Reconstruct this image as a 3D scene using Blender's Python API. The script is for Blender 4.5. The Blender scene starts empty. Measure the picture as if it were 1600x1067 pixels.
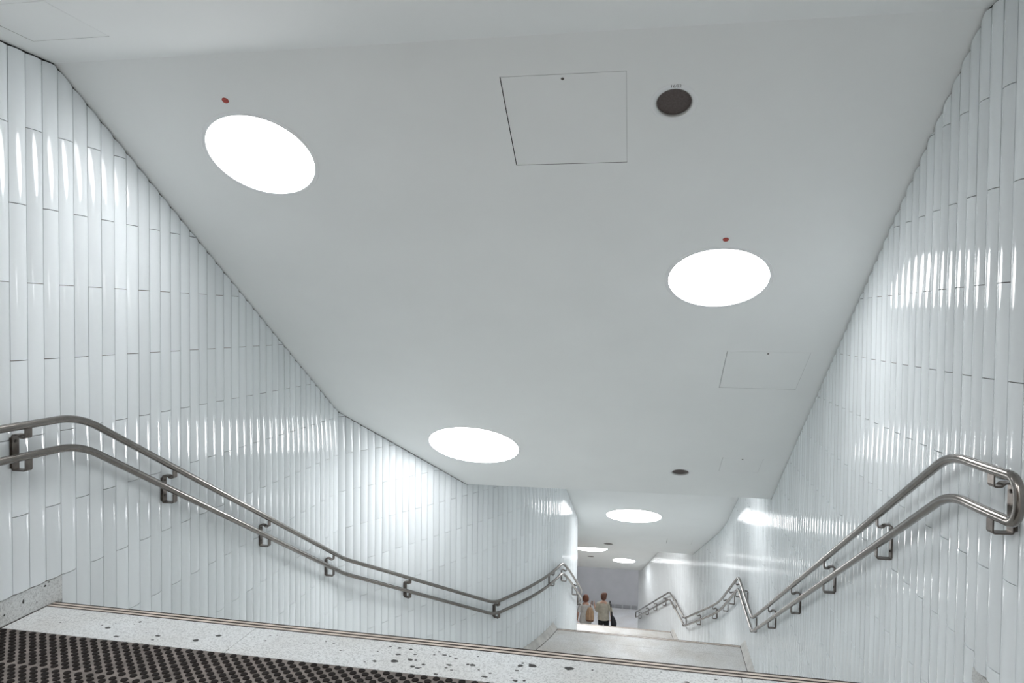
import bpy, bmesh, math, random
from mathutils import Vector, Matrix, geometry

random.seed(7)
S = bpy.context.scene
COL = S.collection

# ------------------------------------------------------------------ camera, world, exposure
EYE = 1.557                                            # eye height above the top landing
cam_d = bpy.data.cameras.new('camera')
cam_d.sensor_width = 36.0
cam_d.lens = 36.0 * 1130 / 1600
cam_d.clip_start = 0.02
cam = bpy.data.objects.new('camera', cam_d)
COL.objects.link(cam)
right = Vector((0.97983, 0.19961, 0.00920))
up = Vector((-0.01457, 0.02543, 0.99957))
fwd = Vector((-0.19929, 0.97955, -0.02783))
cam.matrix_world = Matrix(((right.x, up.x, -fwd.x, 0), (right.y, up.y, -fwd.y, 0), (right.z, up.z, -fwd.z, EYE), (0, 0, 0, 1)))
S.camera = cam

world = bpy.data.worlds.new('world')
S.world = world
world.use_nodes = True
world.node_tree.nodes['Background'].inputs[0].default_value = (0.5, 0.52, 0.55, 1)
world.node_tree.nodes['Background'].inputs[1].default_value = 0.0

S.view_settings.view_transform = 'Standard'
S.view_settings.look = 'None'
S.view_settings.exposure = 0.0
S.view_settings.gamma = 1.0
S.view_settings.use_curve_mapping = False
LAMP = 17.0                                             # radiance of the round ceiling lights
S.cycles.max_bounces = 16
S.cycles.diffuse_bounces = 10
S.cycles.glossy_bounces = 6


# ------------------------------------------------------------------ materials
def nodes_of(name):
    m = bpy.data.materials.new(name)
    m.use_nodes = True
    nt = m.node_tree
    return m, nt, nt.nodes['Principled BSDF']


def plain(name, col, rough=0.5, metal=0.0, spec=0.5, noise=0.0, scale=8.0, bump=0.0, bscale=60.0):
    m, nt, b = nodes_of(name)
    b.inputs['Base Color'].default_value = (*col, 1)
    b.inputs['Roughness'].default_value = rough
    b.inputs['Metallic'].default_value = metal
    b.inputs['Specular IOR Level'].default_value = spec
    tc = nt.nodes.new('ShaderNodeTexCoord')
    if noise:
        n = nt.nodes.new('ShaderNodeTexNoise')
        n.inputs['Scale'].default_value = scale
        n.inputs['Detail'].default_value = 5
        nt.links.new(tc.outputs['Object'], n.inputs['Vector'])
        r = nt.nodes.new('ShaderNodeValToRGB')
        r.color_ramp.elements[0].position = 0.3
        r.color_ramp.elements[1].position = 0.7
        r.color_ramp.elements[0].color = (*[c * (1 - noise) for c in col], 1)
        r.color_ramp.elements[1].color = (*[min(1, c * (1 + noise)) for c in col], 1)
        nt.links.new(n.outputs['Fac'], r.inputs['Fac'])
        nt.links.new(r.outputs['Color'], b.inputs['Base Color'])
    if bump:
        n2 = nt.nodes.new('ShaderNodeTexNoise')
        n2.inputs['Scale'].default_value = bscale
        nt.links.new(tc.outputs['Object'], n2.inputs['Vector'])
        bp = nt.nodes.new('ShaderNodeBump')
        bp.inputs['Strength'].default_value = bump
        bp.inputs['Distance'].default_value = 0.002
        nt.links.new(n2.outputs['Fac'], bp.inputs['Height'])
        nt.links.new(bp.outputs['Normal'], b.inputs['Normal'])
    return m


def tile_material():
    m, nt, b = nodes_of('glazed_tile')
    oi = nt.nodes.new('ShaderNodeObjectInfo')
    mr = nt.nodes.new('ShaderNodeMapRange')
    mr.inputs['To Min'].default_value = 0.93
    mr.inputs['To Max'].default_value = 1.04
    nt.links.new(oi.outputs['Random'], mr.inputs['Value'])
    mix = nt.nodes.new('ShaderNodeMix')
    mix.data_type = 'RGBA'
    mix.blend_type = 'MULTIPLY'
    mix.inputs[0].default_value = 1.0
    mix.inputs[6].default_value = (0.725, 0.765, 0.785, 1)
    nt.links.new(mr.outputs['Result'], mix.inputs[7])
    nt.links.new(mix.outputs[2], b.inputs['Base Color'])
    b.inputs['Roughness'].default_value = 0.09
    b.inputs['Specular IOR Level'].default_value = 0.30
    tc = nt.nodes.new('ShaderNodeTexCoord')
    n2 = nt.nodes.new('ShaderNodeTexNoise')
    n2.inputs['Scale'].default_value = 9.0
    n2.inputs['Detail'].default_value = 1.0
    nt.links.new(tc.outputs['Object'], n2.inputs['Vector'])
    bp = nt.nodes.new('ShaderNodeBump')
    bp.inputs['Strength'].default_value = 0.02
    bp.inputs['Distance'].default_value = 0.004
    nt.links.new(n2.outputs['Fac'], bp.inputs['Height'])
    nt.links.new(bp.outputs['Normal'], b.inputs['Normal'])
    return m


def terrazzo(name, base, chips=True, rough=0.32, warm=0.0):
    """pale terrazzo: fine speckle, sparse black chips gathered in patches, brownish wear"""
    m, nt, b = nodes_of(name)
    b.inputs['Roughness'].default_value = rough
    tc = nt.nodes.new('ShaderNodeTexCoord')
    L = nt.links.new

    def ramp(src, p0, p1, c0, c1):
        r = nt.nodes.new('ShaderNodeValToRGB')
        r.color_ramp.elements[0].position = p0
        r.color_ramp.elements[1].position = p1
        r.color_ramp.elements[0].color = (*c0, 1)
        r.color_ramp.elements[1].color = (*c1, 1)
        L(src, r.inputs['Fac'])
        return r.outputs['Color']

    fine = nt.nodes.new('ShaderNodeTexVoronoi')
    fine.inputs['Scale'].default_value = 170.0
    L(tc.outputs['Object'], fine.inputs['Vector'])
    sep = nt.nodes.new('ShaderNodeSeparateColor')
    L(fine.outputs['Color'], sep.inputs['Color'])
    c = ramp(sep.outputs[0], 0.0, 0.55, [x * 0.66 for x in base], base)
    blot = nt.nodes.new('ShaderNodeTexNoise')
    blot.inputs['Scale'].default_value = 2.2
    blot.inputs['Detail'].default_value = 6
    L(tc.outputs['Object'], blot.inputs['Vector'])
    k = ramp(blot.outputs['Fac'], 0.35, 0.75, (1, 1, 1), (0.86 - warm, 0.83 - 1.3 * warm, 0.80 - 1.7 * warm))
    mx = nt.nodes.new('ShaderNodeMix')
    mx.data_type = 'RGBA'
    mx.blend_type = 'MULTIPLY'
    mx.inputs[0].default_value = 1
    L(c, mx.inputs[6])
    L(k, mx.inputs[7])
    out = mx.outputs[2]
    if chips:
        for sc, thr, edge, p0, p1 in ((19.0, 0.66, 0.33, 0.47, 0.60), (42.0, 0.86, 0.36, 0.40, 0.55)):
            wob = nt.nodes.new('ShaderNodeTexNoise')
            wob.inputs['Scale'].default_value = 30
            L(tc.outputs['Object'], wob.inputs['Vector'])
            ad = nt.nodes.new('ShaderNodeVectorMath')
            ad.operation = 'MULTIPLY_ADD'
            ad.inputs[1].default_value = (0.03, 0.03, 0.03)
            L(wob.outputs['Color'], ad.inputs[0])
            L(tc.outputs['Object'], ad.inputs[2])
            vo = nt.nodes.new('ShaderNodeTexVoronoi')
            vo.inputs['Scale'].default_value = sc
            L(ad.outputs[0], vo.inputs['Vector'])
            s2 = nt.nodes.new('ShaderNodeSeparateColor')
            L(vo.outputs['Color'], s2.inputs['Color'])
            pick = nt.nodes.new('ShaderNodeMath')
            pick.operation = 'GREATER_THAN'
            pick.inputs[1].default_value = thr
            L(s2.outputs[1], pick.inputs[0])
            near = nt.nodes.new('ShaderNodeMath')
            near.operation = 'LESS_THAN'
            near.inputs[1].default_value = edge
            L(vo.outputs['Distance'], near.inputs[0])
            big = nt.nodes.new('ShaderNodeTexNoise')
            big.inputs['Scale'].default_value = 1.7
            big.inputs['Detail'].default_value = 2
            L(tc.outputs['Object'], big.inputs['Vector'])
            patch = ramp(big.outputs['Fac'], p0, p1, (0, 0, 0), (1, 1, 1))
            a1 = nt.nodes.new('ShaderNodeMath')
            a1.operation = 'MULTIPLY'
            L(pick.outputs[0], a1.inputs[0])
            L(near.outputs[0], a1.inputs[1])
            a2 = nt.nodes.new('ShaderNodeMath')
            a2.operation = 'MULTIPLY'
            L(a1.outputs[0], a2.inputs[0])
            L(patch, a2.inputs[1])
            a3 = nt.nodes.new('ShaderNodeMath')
            a3.operation = 'GREATER_THAN'
            a3.inputs[1].default_value = 0.4
            L(a2.outputs[0], a3.inputs[0])
            a2 = a3
            m2 = nt.nodes.new('ShaderNodeMix')
            m2.data_type = 'RGBA'
            L(a2.outputs[0], m2.inputs[0])
            L(out, m2.inputs[6])
            m2.inputs[7].default_value = (0.035, 0.033, 0.032, 1)
            out = m2.outputs[2]
    L(out, b.inputs['Base Color'])
    return m


def emitter(name, col, power):
    m, nt, b = nodes_of(name)
    b.inputs['Base Color'].default_value = (0.9, 0.9, 0.9, 1)
    b.inputs['Emission Color'].default_value = (*col, 1)
    b.inputs['Emission Strength'].default_value = power
    return m


M = dict(
    tile=tile_material(),
    grout=plain('grout', (0.16, 0.13, 0.108), 0.9, noise=0.15, scale=3),
    ceiling=plain('painted_ceiling', (0.86, 0.885, 0.885), 0.75, noise=0.015, scale=1.5, bump=0.05, bscale=180),
    dark=plain('shade_black', (0.015, 0.015, 0.015), 0.9),  # near-black that stands in for shade in gaps and behind panels
    terrazzo=terrazzo('terrazzo_slab', (0.74, 0.765, 0.775), chips=False),
    chip=plain('black_stone', (0.03, 0.029, 0.028), 0.4, noise=0.4, scale=60),
    landing=terrazzo('terrazzo_landing', (0.60, 0.605, 0.60), chips=False, rough=0.5, warm=0.08),
    step=terrazzo('terrazzo_step', (0.80, 0.81, 0.80), chips=False, rough=0.45, warm=0.0),
    skirt=terrazzo('terrazzo_skirting', (0.60, 0.62, 0.62), chips=False),
    skirt2=plain('stone_skirting', (0.40, 0.395, 0.375), 0.5, noise=0.2, scale=9),
    strip=plain('nosing_inlay', (0.62, 0.54, 0.47), 0.45, noise=0.25, scale=14),
    groove=plain('nosing_groove', (0.03, 0.02, 0.016), 0.8, noise=0.3, scale=20),
    steel=plain('brushed_steel', (0.25, 0.232, 0.215), 0.22, metal=1.0, noise=0.10, scale=25),
    bracket=plain('bracket_steel', (0.17, 0.15, 0.135), 0.33, metal=1.0, noise=0.2, scale=30),
    bolt=plain('bolt_steel', (0.12, 0.11, 0.10), 0.4, metal=1.0),
    mat=plain('dusty_rubber', (0.19, 0.166, 0.152), 0.9, noise=0.30, scale=12),
    stud=plain('black_rubber', (0.017, 0.014, 0.013), 0.8, spec=0.15, noise=0.3, scale=30),
    ring=plain('light_trim', (0.84, 0.86, 0.87), 0.5),
    lamp=emitter('lit_diffuser', (0.985, 0.99, 1.0), LAMP),
    mesh=plain('speaker_mesh', (0.115, 0.095, 0.09), 0.55, metal=0.3, noise=0.2, scale=90, bump=0.6, bscale=400),
    rim=plain('speaker_rim', (0.50, 0.50, 0.49), 0.35, metal=0.4),
    ink=plain('black_ink', (0.03, 0.03, 0.03), 0.6),
    red=plain('red_marker', (0.55, 0.10, 0.075), 0.5, noise=0.25, scale=120),
    redring=plain('red_marker_dark', (0.36, 0.05, 0.04), 0.5),
    hall=plain('hall_wall', (0.40, 0.41, 0.43), 0.6, noise=0.06, scale=2.0),
    hallfloor=terrazzo('hall_floor', (0.60, 0.62, 0.65), chips=False, rough=0.3),
    plate=plain('grey_plate', (0.26, 0.27, 0.28), 0.5),
    skin=plain('skin', (0.52, 0.32, 0.24), 0.55),
    hair_a=plain('auburn_hair', (0.16, 0.055, 0.030), 0.6, noise=0.35, scale=40),
    hair_b=plain('brown_hair', (0.13, 0.055, 0.035), 0.6, noise=0.35, scale=40),
    tunic=plain('pale_grey_cloth', (0.60, 0.595, 0.575), 0.9, noise=0.10, scale=14, bump=0.5, bscale=12),
    shirt=plain('khaki_cloth', (0.47, 0.44, 0.365), 0.9, noise=0.12, scale=12, bump=0.6, bscale=12),
    black=plain('black_cloth', (0.014, 0.014, 0.016), 0.85),
    navy=plain('dark_bag', (0.012, 0.013, 0.018), 0.6),
    tan=plain('tan_leather', (0.50, 0.33, 0.205), 0.55, noise=0.12, scale=10),
    brown=plain('brown_leather', (0.20, 0.10, 0.06), 0.55),
    maroon=plain('maroon_purse', (0.14, 0.02, 0.025), 0.5),
    eye=plain('eye', (0.03, 0.02, 0.02), 0.3),
    lips=plain('lips', (0.42, 0.16, 0.14), 0.5),
)


# ------------------------------------------------------------------ object helpers
def mesh_obj(name, verts, faces, mat, parent=None, smooth=False):
    me = bpy.data.meshes.new(name)
    me.from_pydata([tuple(v) for v in verts], [], faces)
    me.update()
    if mat:
        me.materials.append(mat)
    if smooth:
        me.polygons.foreach_set('use_smooth', [True] * len(me.polygons))
    return link(name, me, parent)


def link(name, me, parent=None):
    o = bpy.data.objects.new(name, me)
    COL.objects.link(o)
    if parent:
        o.parent = parent
    return o


def empty(name, loc=(0, 0, 0)):
    o = bpy.data.objects.new(name, None)
    o.location = loc
    o.empty_display_size = 0.1
    COL.objects.link(o)
    return o


def tag(o, label=None, cat=None, group=None, kind=None):
    if label:
        o['label'] = label
    if cat:
        o['category'] = cat
    if group:
        o['group'] = group
    if kind:
        o['kind'] = kind
    return o


class MB:
    """collects shapes for one mesh"""
    def __init__(self):
        self.v, self.f = [], []

    def add(self, vs, fs):
        b = len(self.v)
        self.v += [tuple(x) for x in vs]
        self.f += [tuple(b + i for i in q) for q in fs]

    def box(self, lo, hi, M4=None):
        x0, y0, z0 = lo
        x1, y1, z1 = hi
        vs = [Vector(p) for p in ((x0, y0, z0), (x1, y0, z0), (x1, y1, z0), (x0, y1, z0), (x0, y0, z1), (x1, y0, z1), (x1, y1, z1), (x0, y1, z1))]
        if M4:
            vs = [M4 @ p for p in vs]
        self.add(vs, [(0, 3, 2, 1), (4, 5, 6, 7), (0, 1, 5, 4), (1, 2, 6, 5), (2, 3, 7, 6), (3, 0, 4, 7)])

    def tube(self, pts, rad, n=12, caps=True):
        pts = [Vector(p) for p in pts]
        k = len(pts)
        rad = rad if isinstance(rad, (list, tuple)) else [rad] * k
        t0 = (pts[1] - pts[0]).normalized()
        ref = Vector((0, 0, 1)) if abs(t0.z) < 0.9 else Vector((0, 1, 0))
        nrm = t0.cross(ref).normalized()
        vs, fs = [], []
        for i, p in enumerate(pts):
            t = (pts[min(i + 1, k - 1)] - pts[max(i - 1, 0)]).normalized()
            nrm = (nrm - t * nrm.dot(t)).normalized()
            bn = t.cross(nrm)
            r = rad[i]
            ra, rb = r if isinstance(r, (list, tuple)) else (r, r)
            for j in range(n):
                a = 2 * math.pi * j / n
                vs.append(p + nrm * (ra * math.cos(a)) + bn * (rb * math.sin(a)))
        for i in range(k - 1):
            for j in range(n):
                a, b = i * n + j, i * n + (j + 1) % n
                fs.append((a, b, b + n, a + n))
        if caps:
            fs.append(tuple(range(n - 1, -1, -1)))
            fs.append(tuple((k - 1) * n + j for j in range(n)))
        self.add(vs, fs)

    def lathe(self, prof, n=32, M4=None):
        """prof: list of (r, z); closed at r == 0"""
        vs, fs, rows = [], [], []
        for r, z in prof:
            if r < 1e-6:
                rows.append([len(vs)])
                vs.append(Vector((0, 0, z)))
            else:
                rows.append(list(range(len(vs), len(vs) + n)))
                vs += [Vector((r * math.cos(2 * math.pi * j / n), r * math.sin(2 * math.pi * j / n), z)) for j in range(n)]
        for a, b in zip(rows, rows[1:]):
            for j in range(n):
                j2 = (j + 1) % n
                if len(a) == 1 and len(b) == 1:
                    continue
                if len(a) == 1:
                    fs.append((a[0], b[j2], b[j]))
                elif len(b) == 1:
                    fs.append((a[j], a[j2], b[0]))
                else:
                    fs.append((a[j], a[j2], b[j2], b[j]))
        if M4:
            vs = [M4 @ p for p in vs]
        self.add(vs, fs)

    def ellipsoid(self, c, r, n=16, m=10):
        prof = [(math.sin(math.pi * i / m), -math.cos(math.pi * i / m)) for i in range(m + 1)]
        prof[0] = (0, -1)
        prof[-1] = (0, 1)
        Mx = Matrix.Translation(Vector(c)) @ Matrix.Diagonal((r[0], r[1], r[2], 1))
        self.lathe(prof, n, Mx)

    def build(self, name, mat, parent=None, smooth=False):
        return mesh_obj(name, self.v, self.f, mat, parent, smooth)


# ------------------------------------------------------------------ levels of the place (metres; x across, y down the passage)
STEP_H, STEP_T = 0.16735, 0.315
FLOORS = [0.0, -3.18, -3.18 - 18 * 0.1671, -3.18 - 18 * 0.1671 - 17 * 0.1695]
NOSE = [3.345, 10.98, 18.39]                           # where each flight starts down
RISERS = [19, 18, 17]
RISE = [3.18 / 19, 0.1671, 0.1695]
FOOT = [NOSE[i] + (RISERS[i] - 1) * STEP_T for i in range(3)]


def floor_z(u):
    """height of what one stands on at distance u down the passage"""
    for i in range(3):
        if u < NOSE[i]:
            return FLOORS[i]
        if u < FOOT[i]:
            return FLOORS[i] - RISE[i] * (1 + int((u - NOSE[i]) / STEP_T))
    return FLOORS[3]


GX, GY = -0.0280, 0.99961                              # the ceiling falls along this direction
CK = [(-9.0, 1.368), (3.46, 1.368), (8.96, -2.085), (10.66, -2.085), (16.39, -5.132), (18.09, -5.132), (23.40, -7.956), (40.0, -7.956)]
CK = [(w, z + EYE) for w, z in CK]


def ceil_z(v, u):
    w = GX * v + GY * u
    for (w0, z0), (w1, z1) in zip(CK, CK[1:]):
        if w <= w1:
            return z0 + (z1 - z0) * (w - w0) / (w1 - w0)
    return CK[-1][1]


def ceil_frame(v, u):
    """matrix at a ceiling point: local x across, local y down the fall, local z out of the ceiling (downwards)"""
    e = 0.01
    p = Vector((v, u, ceil_z(v, u)))
    d = Vector((GX * e, GY * e, ceil_z(v + GX * e, u + GY * e) - p.z)).normalized()
    h = Vector((GY, -GX, 0)).normalized()
    n = h.cross(d)
    if n.z > 0:
        n = -n
    x = d.cross(n)
    return Matrix(((x.x, d.x, n.x, p.x), (x.y, d.y, n.y, p.y), (x.z, d.z, n.z, p.z), (0, 0, 0, 1)))


# ------------------------------------------------------------------ plan lines of the two walls
def rounded(corners, ds=0.01):
    pts = []
    n = len(corners)
    for i, c in enumerate(corners):
        p = Vector(c[:2])
        tl = c[2] if len(c) > 2 else 0
        if tl and 0 < i < n - 1:
            a = p + (Vector(corners[i - 1][:2]) - p).normalized() * tl
            b = p + (Vector(corners[i + 1][:2]) - p).normalized() * tl
            for k in range(25):
                t = k / 24
                pts.append(a * (1 - t) ** 2 + p * 2 * t * (1 - t) + b * t * t)
        else:
            pts.append(p)
    return pts


class Path:
    def __init__(self, corners, side):
        P = rounded(corners)
        self.p = [P[0]]
        self.s = [0.0]
        for q in P[1:]:
            d = (q - self.p[-1]).length
            if d > 1e-6:
                self.s.append(self.s[-1] + d)
                self.p.append(q)
        self.side = side                               # +1: room lies to the right of travel
        self.L = self.s[-1]

    def at(self, s):
        s = max(0, min(self.L, s))
        lo, hi = 0, len(self.s) - 1
        while hi - lo > 1:
            mid = (lo + hi) // 2
            if self.s[mid] <= s:
                lo = mid
            else:
                hi = mid
        t = (s - self.s[lo]) / (self.s[hi] - self.s[lo])
        return self.p[lo].lerp(self.p[hi], t)

    def tan(self, s):
        return (self.at(s + 0.02) - self.at(s - 0.02)).normalized()

    def nrm(self, s):
        t = self.tan(s)
        return Vector((t.y, -t.x)) * self.side

    def s_of_u(self, u):
        lo, hi = 0.0, self.L
        for _ in range(50):
            mid = (lo + hi) / 2
            if self.at(mid).y < u:
                lo = mid
            else:
                hi = mid
        return lo

    def v_of_u(self, u):
        return self.at(self.s_of_u(u)).x


LEFT = Path([(-3.044, -4.0), (-3.311, 7.09, 0.05), (-1.485, 10.66, 1.05), (-1.485, 13.95, 0.45), (-3.45, 23.8, 0.2), (-7.0, 24.2)], +1)
RIGHT = Path([(1.46, -4.0), (1.46, 2.70, 0.25), (1.368, 3.36, 0.22), (1.34, 8.99, 0.3), (1.258, 13.95, 0.7), (-0.565, 24.0, 0.12), (3.2, 24.2)], -1)

# ------------------------------------------------------------------ structure: backing walls
TILE_H, TILE_L = 0.8, 0.7962


def backing(name, path, s0, s1, label):
    n = max(2, int((s1 - s0) / 0.12))
    rows = []
    for i in range(n + 1):
        s = s0 + (s1 - s0) * i / n
        p, nn = path.at(s), path.nrm(s)
        a = p - nn * 0.007
        b = p - nn * 0.10
        zt = ceil_z(p.x, p.y) + 0.25
        zb = floor_z(p.y) - 0.4
        rows.append([(a.x, a.y, zb), (a.x, a.y, zt), (b.x, b.y, zt), (b.x, b.y, zb)])
    vs = [q for r in rows for q in r]
    fs = []
    for i in range(n):
        for j in range(4):
            a, b = i * 4 + j, i * 4 + (j + 1) % 4
            fs.append((a, b, b + 4, a + 4))
    fs += [(0, 1, 2, 3), tuple(n * 4 + k for k in (3, 2, 1, 0))]
    return tag(mesh_obj(name, vs, fs, M['grout']), label, 'wall', kind='structure')


SEG = 6
HALF = math.radians(22.0)


def tile_profile(w):
    R = (w / 2) / math.sin(HALF)
    out = []
    for i in range(SEG + 1):
        a = -HALF + 2 * HALF * i / SEG
        out.append((R * math.sin(a), R * math.cos(a) - R * math.cos(HALF)))
    return out


def tile_mesh(name, w, tops, bots):
    """convex glazed tile: local x along the wall, y out of it; tops and bots per profile point"""
    prof = tile_profile(w)
    vs, fs = [], []
    for (x, y), zt, zb in zip(prof, tops, bots):
        vs += [(x, y, zb), (x, y, zt)]
    k = len(vs)
    for (x, y), i in ((prof[0], 0), (prof[-1], SEG)):
        vs += [(x, y - 0.009, bots[i]), (x, y - 0.009, tops[i])]
    for i in range(SEG):
        fs.append((2 * i, 2 * i + 2, 2 * i + 3, 2 * i + 1))
    nsm = len(fs)
    fs.append((0, 1, k + 1, k))
    fs.append((2 * SEG, k + 2, k + 3, 2 * SEG + 1))
    fs.append(tuple([k + 1] + [2 * i + 1 for i in range(SEG + 1)] + [k + 3]))
    fs.append(tuple([k + 2] + [2 * i for i in range(SEG, -1, -1)] + [k]))
    me = bpy.data.meshes.new(name)
    me.from_pydata(vs, [], fs)
    me.update()
    me.polygons.foreach_set('use_smooth', [i < nsm for i in range(len(fs))])
    sharp = []
    for e in me.edges:
        a, b = e.vertices
        za_top = a < k and b < k and (a % 2) == (b % 2)
        sharp.append(za_top or a >= k or b >= k or (a // 2 == b // 2 and a // 2 in (0, SEG)))
    at = me.attributes.new('sharp_edge', 'BOOLEAN', 'EDGE')
    at.data.foreach_set('value', sharp)
    me.materials.append(M['tile'])
    return me


def skirt_right(u):
    return 0.068 if u < 3.50 else skirt_of(u)


def lay_tiles(wall, path, cols, skirt, limit):
    """cols: list of (s0, s1, phase); tiles stand in half-offset columns, cut at the ceiling and at the floor"""
    full = {}
    cand = []
    for s0, s1, ph in cols:
        p0, p1 = path.at(s0), path.at(s1)
        c = (p0 + p1) / 2
        t = (p1 - p0).normalized()
        nn = Vector((t.y, -t.x)) * path.side
        w = round((p1 - p0).length - 0.0044, 4)
        X = t if path.side < 0 else -t                 # x, y, z right-handed with y out of the wall
        if X.x * nn.y - X.y * nn.x < 0:
            X = -X
        prof = tile_profile(w)
        ct = [ceil_z(c.x + X.x * x + nn.x * y, c.y + X.y * x + nn.y * y) - 0.012 for x, y in prof]
        zf = (floor_z(c.y) if skirt(c.y) < 0.01 or c.y > 4 else 0.0) + skirt(c.y)
        base = 0.535 + (0.4 if ph else 0.0)
        k = math.floor((zf - base) / TILE_H)
        while base + k * TILE_H < max(ct):
            zb, zt = base + k * TILE_H, base + k * TILE_H + TILE_L
            k += 1
            b = max(zb, zf)
            tops = [min(zt, q) for q in ct]
            if min(tops) < b + 0.002:
                if max(tops) < b + 0.01:
                    continue
                tops = [max(q, b + 0.002) for q in tops]
            o3 = Vector((c.x, c.y, zb))
            cut = b > zb + 1e-4 or min(tops) < zt - 1e-4
            rel = Vector((c.x, c.y, (b + max(tops)) / 2 - EYE))
            size = (max(tops) - b) * w * abs(nn.dot(Vector((rel.x, rel.y)).normalized())) / rel.length_squared
            cand.append((size, o3, X, nn, w, cut, [q - zb for q in tops], b - zb))
    cand.sort(key=lambda q: -q[0])
    left_over = MB()
    flags = []
    for i, (size, o3, X, nn, w, cut, tops, b) in enumerate(cand):
        jit = random.uniform(-0.0007, 0.0007)
        yaw = random.uniform(-0.008, 0.008)
        X2 = (X + nn * yaw).normalized()
        n2 = Vector((-X2.y, X2.x))
        if n2.dot(nn) < 0:
            n2 = -n2
        o3 = o3 + Vector((nn.x, nn.y, 0)) * jit
        tilt = random.uniform(-0.0016, 0.0016)
        Mx = Matrix(((X2.x, n2.x, n2.x * tilt, o3.x), (X2.y, n2.y, n2.y * tilt, o3.y), (0, 0, 1, o3.z), (0, 0, 0, 1)))
        if cut:
            me = tile_mesh('tile', w, tops, [b] * (SEG + 1))
        else:
            key = round(w, 3)
            if key not in full:
                full[key] = tile_mesh('tile', w, [TILE_L] * (SEG + 1), [0.0] * (SEG + 1))
            me = full[key]
        if i < limit:
            o = link('tile', me, wall)
            o.matrix_basis = Mx
        else:
            pts = [Mx @ v.co for v in me.vertices]
            fcs = [tuple(p.vertices) for p in me.polygons]
            left_over.add(pts[:2 * SEG + 2], fcs[:SEG])
            left_over.add(pts, fcs[SEG:])
            flags += [True] * SEG + [False] * (len(fcs) - SEG)
    if left_over.v:
        o = left_over.build('tiling', M['tile'], wall)
        o.data.polygons.foreach_set('use_smooth', flags)
        o['kind'] = 'stuff'


def columns(path, s_edge, w, s_from, s_to):
    """column edges through s_edge at pitch w"""
    i0 = math.ceil((s_from - s_edge) / w)
    i1 = math.floor((s_to - s_edge) / w)
    return [(s_edge + i * w, s_edge + (i + 1) * w, i) for i in range(i0, i1)]


def skirt_of(u):
    if u < NOSE[0] + 0.047:
        return 0.137
    if FOOT[0] + 0.2 < u < NOSE[1]:
        return 0.10
    if FOOT[1] + 0.2 < u < NOSE[2]:
        return 0.10
    return 0.004


sA, sB = LEFT.s_of_u(3.392), LEFT.s_of_u(7.09)
cl = columns(LEFT, sA, (sB - sA) / 35, LEFT.s_of_u(1.2), sB + 0.01)
w_up = backing('wall_left', LEFT, 0.0, sB, 'left wall of convex white tiles along the top of the first flight')
lay_tiles(w_up, LEFT, [(a, b, (i + 1) % 2) for a, b, i in cl], skirt_of, 300)
n_l = len(cl)
i_last = cl[-1][2]
cl2 = columns(LEFT, cl[-1][1], 0.1025, cl[-1][1] - 0.001, LEFT.s_of_u(15.2))
w_low = backing('wall_left.001', LEFT, sB, LEFT.L, 'left wall of white tiles bulging out beside the middle landing')
lay_tiles(w_low, LEFT, [(a, b, (i + i_last) % 2) for a, b, i in cl2], skirt_of, 300)

sE = RIGHT.s_of_u(3.465)
cr = columns(RIGHT, sE, 0.1025, RIGHT.s_of_u(1.2), RIGHT.s_of_u(8.2))
w_r = backing('wall_right', RIGHT, 0.0, cr[-1][1], 'right wall of convex white tiles along the first flight')
lay_tiles(w_r, RIGHT, [(a, b, (i + 1) % 2) for a, b, i in cr], skirt_right, 300)
cr2 = columns(RIGHT, cr[-1][1], 0.1025, cr[-1][1] - 0.001, RIGHT.s_of_u(23.8) + 1.2)
w_r2 = backing('wall_right.001', RIGHT, cr[-1][1], RIGHT.L, 'right wall of white tiles bending left beside the lower flights')
lay_tiles(w_r2, RIGHT, [(a, b, (i + cr[-1][2]) % 2) for a, b, i in cr2], skirt_of, 300)

def gap_shade_strip(name, path, s0, s1, label):  # near-black strip imitates the shade between tile tops and ceiling
    n = max(2, int((s1 - s0) / 0.08))
    vs, fs = [], []
    for i in range(n + 1):
        s = s0 + (s1 - s0) * i / n
        p, nn = path.at(s), path.nrm(s)
        for d, up_ in ((-0.0065, -0.035), (-0.0035, -0.035), (-0.0035, 0.02), (-0.0065, 0.02)):
            q = p + nn * d
            vs.append((q.x, q.y, ceil_z(p.x, p.y) + up_))
    for i in range(n):
        for j in range(4):
            a, b_ = i * 4 + j, i * 4 + (j + 1) % 4
            fs.append((a, b_, b_ + 4, a + 4))
    fs += [(0, 1, 2, 3), tuple(n * 4 + k for k in (3, 2, 1, 0))]
    return tag(mesh_obj(name, vs, fs, M['dark']), label, 'trim', kind='structure')


gap_shade_strip('gap_shade_1', LEFT, LEFT.s_of_u(-3.9), LEFT.s_of_u(23.0), 'thin near-black strip standing in for the shade between the left wall tiles and the ceiling')
gap_shade_strip('gap_shade_2', RIGHT, RIGHT.s_of_u(-3.9), RIGHT.s_of_u(23.2), 'thin near-black strip standing in for the shade between the right wall tiles and the ceiling')

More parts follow.
